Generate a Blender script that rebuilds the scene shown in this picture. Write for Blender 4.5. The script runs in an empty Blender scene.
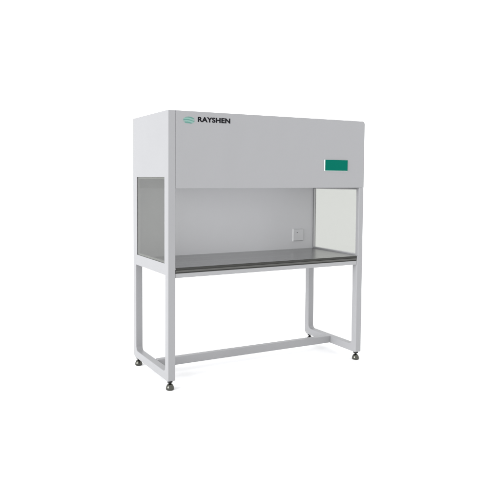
import bpy, bmesh, math
from mathutils import Matrix, Vector
S = bpy.context.scene
COL = S.collection

# ---------------- camera ----------------
cam = bpy.data.cameras.new('camera'); co = bpy.data.objects.new('camera', cam); COL.objects.link(co)
YAW, PIT, ROLL, F, PX, PY = 0.468238, 0.056274, 0.004106, 606.42, 210.83, 214.12
fw = Vector((math.sin(YAW)*math.cos(PIT), math.cos(YAW)*math.cos(PIT), -math.sin(PIT)))
rt = Vector((math.cos(YAW), -math.sin(YAW), 0)); up = rt.cross(fw)
r2 = rt*math.cos(ROLL)+up*math.sin(ROLL); u2 = -rt*math.sin(ROLL)+up*math.cos(ROLL)
m = Matrix((r2, u2, -fw)).transposed().to_4x4(); m.translation = Vector((-1.36922, -3.25974, 1.19631))
co.matrix_world = m
cam.sensor_width = 36; cam.lens = F/500*36
cam.shift_x = (250-PX)/500; cam.shift_y = (PY-250)/500
cam.clip_end = 500; S.camera = co

# ---------------- light ----------------
w = bpy.data.worlds.new('World'); S.world = w; w.use_nodes = True
bg = w.node_tree.nodes['Background']; bg.inputs[0].default_value = (0.985, 0.99, 1.0, 1); bg.inputs[1].default_value = 1.5
sl = bpy.data.lights.new('studio_key', 'SUN'); sl.energy = 3.7; sl.angle = math.radians(35); sl.color = (0.97, 0.98, 1.0)
so = bpy.data.objects.new('studio_key', sl); COL.objects.link(so)
so.rotation_euler = Vector((1.0, 0.16, -0.22)).to_track_quat('-Z', 'Y').to_euler(); so.location = (-3, 1, 3)
S.view_settings.view_transform = 'Standard'; S.view_settings.look = 'None'
S.view_settings.exposure = 0; S.view_settings.gamma = 1

# ---------------- materials ----------------
def mat(name, col, rough=.5, metal=0, spec=.5, bump=0, scale=300, var=0, stretch=(1,1,1), wave=0):
    M = bpy.data.materials.new(name); M.use_nodes = True; nt = M.node_tree; b = nt.nodes['Principled BSDF']
    b.inputs['Base Color'].default_value = (*col, 1); b.inputs['Roughness'].default_value = rough
    b.inputs['Metallic'].default_value = metal; b.inputs['Specular IOR Level'].default_value = spec
    tc = nt.nodes.new('ShaderNodeTexCoord'); mp = nt.nodes.new('ShaderNodeMapping'); mp.inputs['Scale'].default_value = stretch
    nt.links.new(tc.outputs['Object'], mp.inputs[0])
    if bump:
        n = nt.nodes.new('ShaderNodeTexNoise'); n.inputs['Scale'].default_value = scale; n.inputs['Detail'].default_value = 3
        nt.links.new(mp.outputs[0], n.inputs['Vector'])
        bp = nt.nodes.new('ShaderNodeBump'); bp.inputs['Strength'].default_value = bump; bp.inputs['Distance'].default_value = .0006
        nt.links.new(n.outputs[0], bp.inputs['Height']); nt.links.new(bp.outputs[0], b.inputs['Normal'])
    if wave:
        n2 = nt.nodes.new('ShaderNodeTexNoise'); n2.inputs['Scale'].default_value = 3.5; n2.inputs['Detail'].default_value = 1
        nt.links.new(mp.outputs[0], n2.inputs['Vector']); b2 = nt.nodes.new('ShaderNodeBump'); b2.inputs['Strength'].default_value = 1; b2.inputs['Distance'].default_value = wave
        nt.links.new(n2.outputs[0], b2.inputs['Height']); nt.links.new(b2.outputs[0], bp.inputs['Normal'])
    if var:
        n = nt.nodes.new('ShaderNodeTexNoise'); n.inputs['Scale'].default_value = 4; n.inputs['Detail'].default_value = 6
        nt.links.new(mp.outputs[0], n.inputs['Vector'])
        mr = nt.nodes.new('ShaderNodeMapRange'); mr.inputs['To Min'].default_value = rough-var; mr.inputs['To Max'].default_value = rough+var
        nt.links.new(n.outputs[0], mr.inputs[0]); nt.links.new(mr.outputs[0], b.inputs['Roughness'])
    return M
PAINT = mat('powder_coat_paint', (.263, .263, .269), .42, spec=.35, bump=.25, scale=900, var=.08, wave=.006)
TRIM = mat('window_trim_paint', (.50, .50, .505), .4, spec=.35, bump=.2, scale=900)
BACK = mat('back_panel_paint', (.56, .56, .575), .5, spec=.3, bump=.2, scale=700, var=.1, wave=.006)
STEEL = mat('brushed_dark_steel', (.38, .38, .38), .2, metal=1, bump=.6, scale=120, var=.1, stretch=(.15, 6, 6))
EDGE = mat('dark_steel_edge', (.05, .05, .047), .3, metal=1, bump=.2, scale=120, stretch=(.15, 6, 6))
RAIL = mat('light_rail_paint', (.275, .275, .28), .4, spec=.4)
CHROME = mat('nickel', (.085, .085, .075), .2, metal=1, var=.05)
BLACK = mat('black_rubber', (.012, .012, .012), .6, spec=.15)
TEAL = mat('teal_display', (.001, .108, .075), .6, spec=.02, var=.08)
LOGO = mat('pale_teal_print', (.15, .31, .265), .5)
LOGO3 = mat('faint_teal_print', (.18, .255, .235), .5)
MIDST = mat('folded_steel', (.095, .095, .09), .3, metal=1, bump=.2, scale=120, stretch=(.15, 6, 6))
LOGO2 = mat('deep_teal_print', (.065, .19, .16), .5)
INK = mat('black_print', (.004, .004, .006), .6, spec=.1)
WHITE = mat('socket_lit_white', (.8, .8, .81), .35)  # bright tone for the painted lit side of the socket
BEZEL = mat('bezel_highlight', (.52, .56, .55), .4)  # pale bezel colour, with the left and bottom edge highlights painted in
DARK = mat('seam_grey', (.2, .2, .205), .7)
FLOOR = mat('white_studio_floor', (.95, .95, .95), .9, spec=.05)
GREY = mat('grey_filter_mesh', (.55, .55, .56), .6, bump=1, scale=500)

GL = bpy.data.materials.new('tinted_glass'); GL.use_nodes = True; nt = GL.node_tree; nt.nodes.clear()
o = nt.nodes.new('ShaderNodeOutputMaterial'); mx = nt.nodes.new('ShaderNodeMixShader')
tr = nt.nodes.new('ShaderNodeBsdfTransparent'); gs = nt.nodes.new('ShaderNodeBsdfGlossy'); lw = nt.nodes.new('ShaderNodeLayerWeight'); pw = nt.nodes.new('ShaderNodeMath'); fr = nt.nodes.new('ShaderNodeMath')
tr.inputs[0].default_value = (.668, .673, .655, 1); gs.inputs['Roughness'].default_value = .02
lw.inputs['Blend'].default_value = .5; pw.operation = 'POWER'; pw.inputs[1].default_value = 5
fr.operation = 'MULTIPLY_ADD'; fr.inputs[1].default_value = .8; fr.inputs[2].default_value = .03
nt.links.new(lw.outputs['Facing'], pw.inputs[0]); nt.links.new(pw.outputs[0], fr.inputs[0])
nt.links.new(fr.outputs[0], mx.inputs[0]); nt.links.new(tr.outputs[0], mx.inputs[1]); nt.links.new(gs.outputs[0], mx.inputs[2])
nt.links.new(mx.outputs[0], o.inputs[0])

# ---------------- helpers ----------------
def box(bm, x0, x1, y0, y1, z0, z1):
    v = [bm.verts.new((x, y, z)) for x in (x0, x1) for y in (y0, y1) for z in (z0, z1)]
    for f in ((0,1,3,2), (4,6,7,5), (0,4,5,1), (2,3,7,6), (0,2,6,4), (1,5,7,3)): bm.faces.new([v[i] for i in f])
def prism(bm, pts, a, b, axis):
    """closed outline pts extruded from a to b along axis"""
    def P(u, v, t): return {'x': (t, u, v), 'y': (u, t, v), 'z': (u, v, t)}[axis]
    A = [bm.verts.new(P(u, v, a)) for u, v in pts]; B = [bm.verts.new(P(u, v, b)) for u, v in pts]
    n = len(pts); bm.faces.new(A); bm.faces.new(B[::-1])
    for i in range(n): bm.faces.new((A[i], A[(i+1) % n], B[(i+1) % n], B[i]))
def rounded(pts, n=6):
    """pts: (u, v, radius) -> outline with filleted corners"""
    out = []; L = len(pts)
    for i, (u, v, r) in enumerate(pts):
        if r <= 0: out.append((u, v)); continue
        p = Vector((u, v)); a = (Vector(pts[i-1][:2])-p).normalized(); b = (Vector(pts[(i+1) % L][:2])-p).normalized()
        c = p+(a+b)*r
        t0 = p+a*r-c; t1 = p+b*r-c
        for k in range(n+1):
            s = k/n*math.pi/2; q = c+t0*math.cos(s)+t1*math.sin(s); out.append((q.x, q.y))
    return out
def lathe(bm, prof, cx, cy, n=32):
    rings = []
    for r, z in prof: rings.append([bm.verts.new((cx+r*math.cos(6.28318530718*k/n), cy+r*math.sin(6.28318530718*k/n), z)) for k in range(n)])
    for a, b in zip(rings, rings[1:]):
        for k in range(n): bm.faces.new((a[k], a[(k+1) % n], b[(k+1) % n], b[k]))
    bm.faces.new(rings[0][::-1]); bm.faces.new(rings[-1])
def obj(name, bm, mt, parent=None, bevel=0, smooth=False, mats=None):
    bmesh.ops.recalc_face_normals(bm, faces=bm.faces)
    me = bpy.data.meshes.new(name); bm.to_mesh(me); bm.free()
    for q in (mats or [mt]): me.materials.append(q)
    o = bpy.data.objects.new(name, me); COL.objects.link(o); o.parent = parent
    if smooth:
        for p in me.polygons: p.use_smooth = True
    if bevel:
        md = o.modifiers.new('bevel', 'BEVEL'); md.width = bevel; md.segments = 3; md.limit_method = 'ANGLE'; md.angle_limit = math.radians(50)
        md.harden_normals = False
    return o
def NB(): return bmesh.new()

W, D, H, P = 1.460, .6007, 1.6, .0475
HB = 1.147           # hood lower edge
TT, TB = .6765, .643  # tabletop
SB, WB, WT = .632, .700, 1.213  # side band bottom, window bottom, window top
Y0, Y1 = .055, .529  # window span in depth
T = .020             # side sheet thickness
FZ = -.056           # floor

# ---------------- setting ----------------
b = NB(); v = [b.verts.new(p) for p in ((-80, -80, FZ), (80, -80, FZ), (80, 80, FZ), (-80, 80, FZ))]; b.faces.new(v)
fl = obj('floor', b, FLOOR); fl['kind'] = 'structure'

# ---------------- the bench ----------------
root = bpy.data.objects.new('clean_bench', None); COL.objects.link(root)
root['label'] = 'pale grey laminar flow clean bench with glass sides and dark steel worktop'
root['category'] = 'clean bench'

def mirror(pts, right): return [(W-x, y) for x, y in pts] if right else pts
for right in (False, True):
    X = (lambda a, c: (W-c, W-a)) if right else (lambda a, c: (a, c))
    # lower side frame: square tube bent to a U with filleted corners
    b = NB()
    out = rounded([(0, SB, 0), (0, 0, .010), (D, 0, .030), (D, SB, 0), (D-P, SB, 0), (D-P, .050, .028), (P, .050, .028), (P, SB, 0)], 8)
    x0, x1 = X(0, P); prism(b, out, x0, x1, 'x'); bmesh.ops.recalc_face_normals(b, faces=b.faces)
    cut = []
    for e in b.edges:
        if all(abs(q.co.z-SB) < 1e-5 for q in e.verts): continue
        if len(e.link_faces) == 2 and e.calc_face_angle() > 1.2: cut.append(e)
    bmesh.ops.bevel(b, geom=cut, offset=.004, segments=3, profile=.5, affect='EDGES')
    obj('side_frame', b, PAINT, root, smooth=False)
    # upper side panel: sheet with a window opening; its front column carries the full post width
    b = NB(); top = H
    p0, p1, y0, y1, wb, wt = (.040, .030, .031, .5415, .6835, 1.137) if right else (P, P, Y0, Y1, WB, WT)
    if right:
        colp = rounded([(0, 0, .004), (P, 0, .004), (P, P, .004), (T, P, 0), (T, y0, 0), (0, y0, 0)], 3)
        prism(b, mirror(colp, True), SB, TT, 'z')
        colp = rounded([(0, 0, .004), (p0, 0, .004), (p0, p1, .004), (T, p1, 0), (T, y0, 0), (0, y0, 0)], 3)
        prism(b, mirror(colp, True), TT, HB-.0006, 'z')
    colp = rounded([(0, 0, .004), (P, 0, .004), (P, P, .004), (T, P, 0), (T, Y0, 0), (0, Y0, 0)], 3)
    ztop = HB-.0006 if right else H
    if not right: prism(b, colp, SB, ztop, 'z')
    xs = X(0, T)
    if right: box(b, *xs, .016, y0, HB-.0006, H-.002)
    box(b, *xs, y1, D, SB, H-(.002 if right else 0))
    box(b, *xs, y0, y1, SB, wb); box(b, *xs, y0, y1, wt, H-(.002 if right else 0))
    sp = obj('side_panel', b, PAINT, root)
    # pane with a slim inner bead
    b = NB(); xg = X(.0022, .0062); box(b, *xg, y0+.0005, y1-.0005, wb+.0005, wt-.0005)
    wp = obj('window_pane', b, GL, sp)
    b = NB(); xb = X(.0068, .0206 if right else .0190); g = .004 if right else .012
    ring = [(y0+.001, y0+g, wb+.001, wt-.001), (y1-g, y1-.001, wb+.001, wt-.001), (y0+g, y1-g, wb+.001, wb+g), (y0+g, y1-g, wt-g, wt-.001)]
    for r in ring: box(b, *xb, *r)
    obj('window_bead', b, TRIM, wp)

# hood
b = NB()
prism(b, rounded([(P+.0005, HB, .001), (W, HB, .001), (W, H, .020), (P+.0005, H, .001)], 6), 0, .014, 'y')
fp = obj('front_panel', b, PAINT, root, bevel=.0012)
b = NB(); box(b, P+.0002, P+.0010, .0004, .012, HB+.003, H-.003); obj('panel_seam', b, PAINT, fp)
b = NB(); box(b, T+.0005, W-.021, .0145, D-.0005, H-.020, H-.001); obj('top_panel', b, PAINT, root)
b = NB(); box(b, T+.0005, W-T-.0005, .549, .570, TT-.0004, H-.0205); bp = obj('back_panel', b, BACK, root)
b = NB(); box(b, T+.0005, W-T-.0005, .0150, .5485, 1.2140, 1.2300); obj('air_diffuser', b, GREY, root)
for y in (.0150,):
    b = NB(); box(b, T+.0005, W-T-.0005, y, y+.012, 1.150, 1.2135); obj('hood_lip', b, PAINT, root)

# front print
def text_mesh(body, size, bold):
    c = bpy.data.curves.new('t', 'FONT'); c.body = body; c.size = size; c.offset = bold; c.extrude = .0; c.align_x = 'LEFT'; c.space_character = 1.05
    o = bpy.data.objects.new('t', c); COL.objects.link(o); bpy.context.view_layer.update()
    dg = bpy.context.evaluated_depsgraph_get(); me = bpy.data.meshes.new_from_object(o.evaluated_get(dg))
    bpy.data.objects.remove(o); bpy.data.curves.remove(c); return me
me = text_mesh('RAYSHEN', 1.0, .045)
xs = [v.co.x for v in me.vertices]; ys = [v.co.y for v in me.vertices]
ax, bx, ay, by = min(xs), max(xs), min(ys), max(ys)
TX0, TX1, TZ0, TZ1 = .190, .409, 1.5385, 1.5695
for v in me.vertices:
    v.co = ((v.co.x-ax)/(bx-ax)*(TX1-TX0)+TX0, -.0006, (v.co.y-ay)/(by-ay)*(TZ1-TZ0)+TZ0)
me.name = 'lettering'; me.materials.clear(); me.materials.append(INK)
lt = bpy.data.objects.new('lettering', me); COL.objects.link(lt); lt.parent = fp; lt['label'] = 'black lettering RAYSHEN'
# oval emblem made of sweeping bands
def band(bm, f0, f1, s0, s1, a, c, cx, cz, n=20):
    """strip between two curves across the oval"""
    top, bot = [], []
    for k in range(n+1):
        s = s0+(s1-s0)*k/n; top.append((cx+s*a, cz+f1(s)*c)); bot.append((cx+s*a, cz+f0(s)*c))
    for k in range(n):
        q = [bm.verts.new((x, -.0007, z)) for x, z in (bot[k], bot[k+1], top[k+1], top[k])]
        bm.faces.new(q)
def cl(s): return math.sqrt(max(0, 1-s*s))
CX, CZ, A, C = .133, 1.5465, .0375, .0205
b1, b2 = NB(), NB()
b = NB(); b.faces.new([b.verts.new((CX-.001+.99*A*math.cos(k*math.pi/24), -.0004, CZ+.99*C*math.sin(k*math.pi/24))) for k in range(48)]); ov = obj('emblem_field', b, LOGO3, fp)
wave = lambda o, k: (lambda s: max(-cl(s*.98), min(cl(s*.98), o+k*math.sin(s*1.5)*-1+.10*math.cos(s*3))))
segs = [(.62, 1.0, -.80, .95, 1), (.25, .50, -1, .60, 0), (-.12, .15, -.95, .95, 1), (-.5, -.24, -.70, .98, 0), (-.95, -.6, -.72, .85, 1)]
for lo, hi, s0, s1, d in segs:
    band(b2 if d else b1, wave(lo, .18), wave(hi, .22), s0, s1, A, C, CX, CZ)
lg = obj('emblem', b1, LOGO, fp); lg['label'] = 'pale teal oval emblem of curved bands'
obj('emblem_bands', b2, LOGO2, lg)

# display
b = NB(); box(b, 1.118, 1.313, -.0035, -.0005, 1.2580, 1.3345); dz = obj('display', b, BEZEL, fp, bevel=.0008)  # bezel shows left and below, where its pale colour paints highlights
b = NB(); box(b, 1.1265, 1.3125, -.0050, -.0036, 1.2615, 1.3335); obj('screen', b, TEAL, dz)

# socket on the back wall
b = NB(); box(b, 1.252, 1.346, .538, .5488, .738, .826); sk = obj('socket', b, BACK, bp, bevel=.004)
b = NB(); lathe(b, [(.0045, 0), (.0045, .002)], 0, 0, 20)
for v_ in b.verts: v_.co = (v_.co.x+1.287, .5378-v_.co.z, v_.co.y+.801)
obj('socket_hole', b, DARK, sk)
b = NB(); box(b, 1.2465, 1.2515, .533, .5486, .734, .830); obj('socket_lit_side', b, WHITE, sk, bevel=.001)  # white strip paints the light on the socket's left face

# worktop with folded front edge
b = NB()
pl = [(P+.001, .001), (W-P-.001, .001), (W-P-.001, P+.002), (W-T-.001, P+.002), (W-T-.001, .5485), (T+.001, .5485), (T+.001, P+.002), (P+.001, P+.002)]
prism(b, [(x, y+.0022) if y < .01 else (x, y) for x, y in pl], TT-.004, TT, 'z'); tp = obj('worktop', b, STEEL, root)
b = NB()
prof = rounded([(.0010, TT+.0003, .0018), (.0010, TT-.0130, .0), (.0030, TT-.0130, 0), (.0030, TT+.0003, 0)], 4)
prism(b, prof, P+.0015, W-P-.0015, 'x'); ed = obj('worktop_edge', b, EDGE, tp)
b = NB()
prof = rounded([(.0022, TT-.0136, .003), (.0022, TB+.004, .005), (.045, TB+.004, 0), (.045, TT-.0136, 0)], 4)
prism(b, prof, P+.0015, W-P-.0015, 'x'); obj('lower_fold', b, MIDST, ed)
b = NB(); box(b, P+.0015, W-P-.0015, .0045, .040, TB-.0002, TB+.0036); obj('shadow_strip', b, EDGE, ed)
for y0, y1 in ((.003, .033), (.515, .545)):
    b = NB(); box(b, (P if y0 < .1 else P)+.001, W-P-.001, y0, y1, .616, TB-.0006); obj('support_rail', b, RAIL, root, bevel=.002)
b = NB(); box(b, P-.0004, W-P+.0004, .280, .320, .003, .053); obj('crossbar', b, PAINT, root, bevel=.003)

# levelling feet
def foot():
    b = NB(); lathe(b, [(.0225, FZ+.0004), (.0244, FZ+.004), (.0244, FZ+.012), (.0228, FZ+.020), (.0190, FZ+.028), (.0135, FZ+.035), (.0095, FZ+.037)], 0, 0)
    f = obj('levelling_foot', b, CHROME, root, smooth=True)
    b = NB(); lathe(b, [(.0075, FZ+.0372), (.0075, -.0112)], 0, 0, 20); obj('stem', b, BLACK, f, smooth=False)
    b = NB(); lathe(b, [(.0175, -.0110), (.0175, -.0004)], 0, 0, 6); obj('lock_nut', b, BLACK, f, bevel=.001)
    return f
f0 = foot(); first = True
for x in (P/2, W-P/2):
    for y in (.026, D-.034):
        if first: f0.location = (x, y, 0); first = False; continue
        c = f0.copy(); COL.objects.link(c); c.parent = root; c.location = (x, y, 0)
        for ch in list(f0.children):
            d = ch.copy(); COL.objects.link(d); d.parent = c
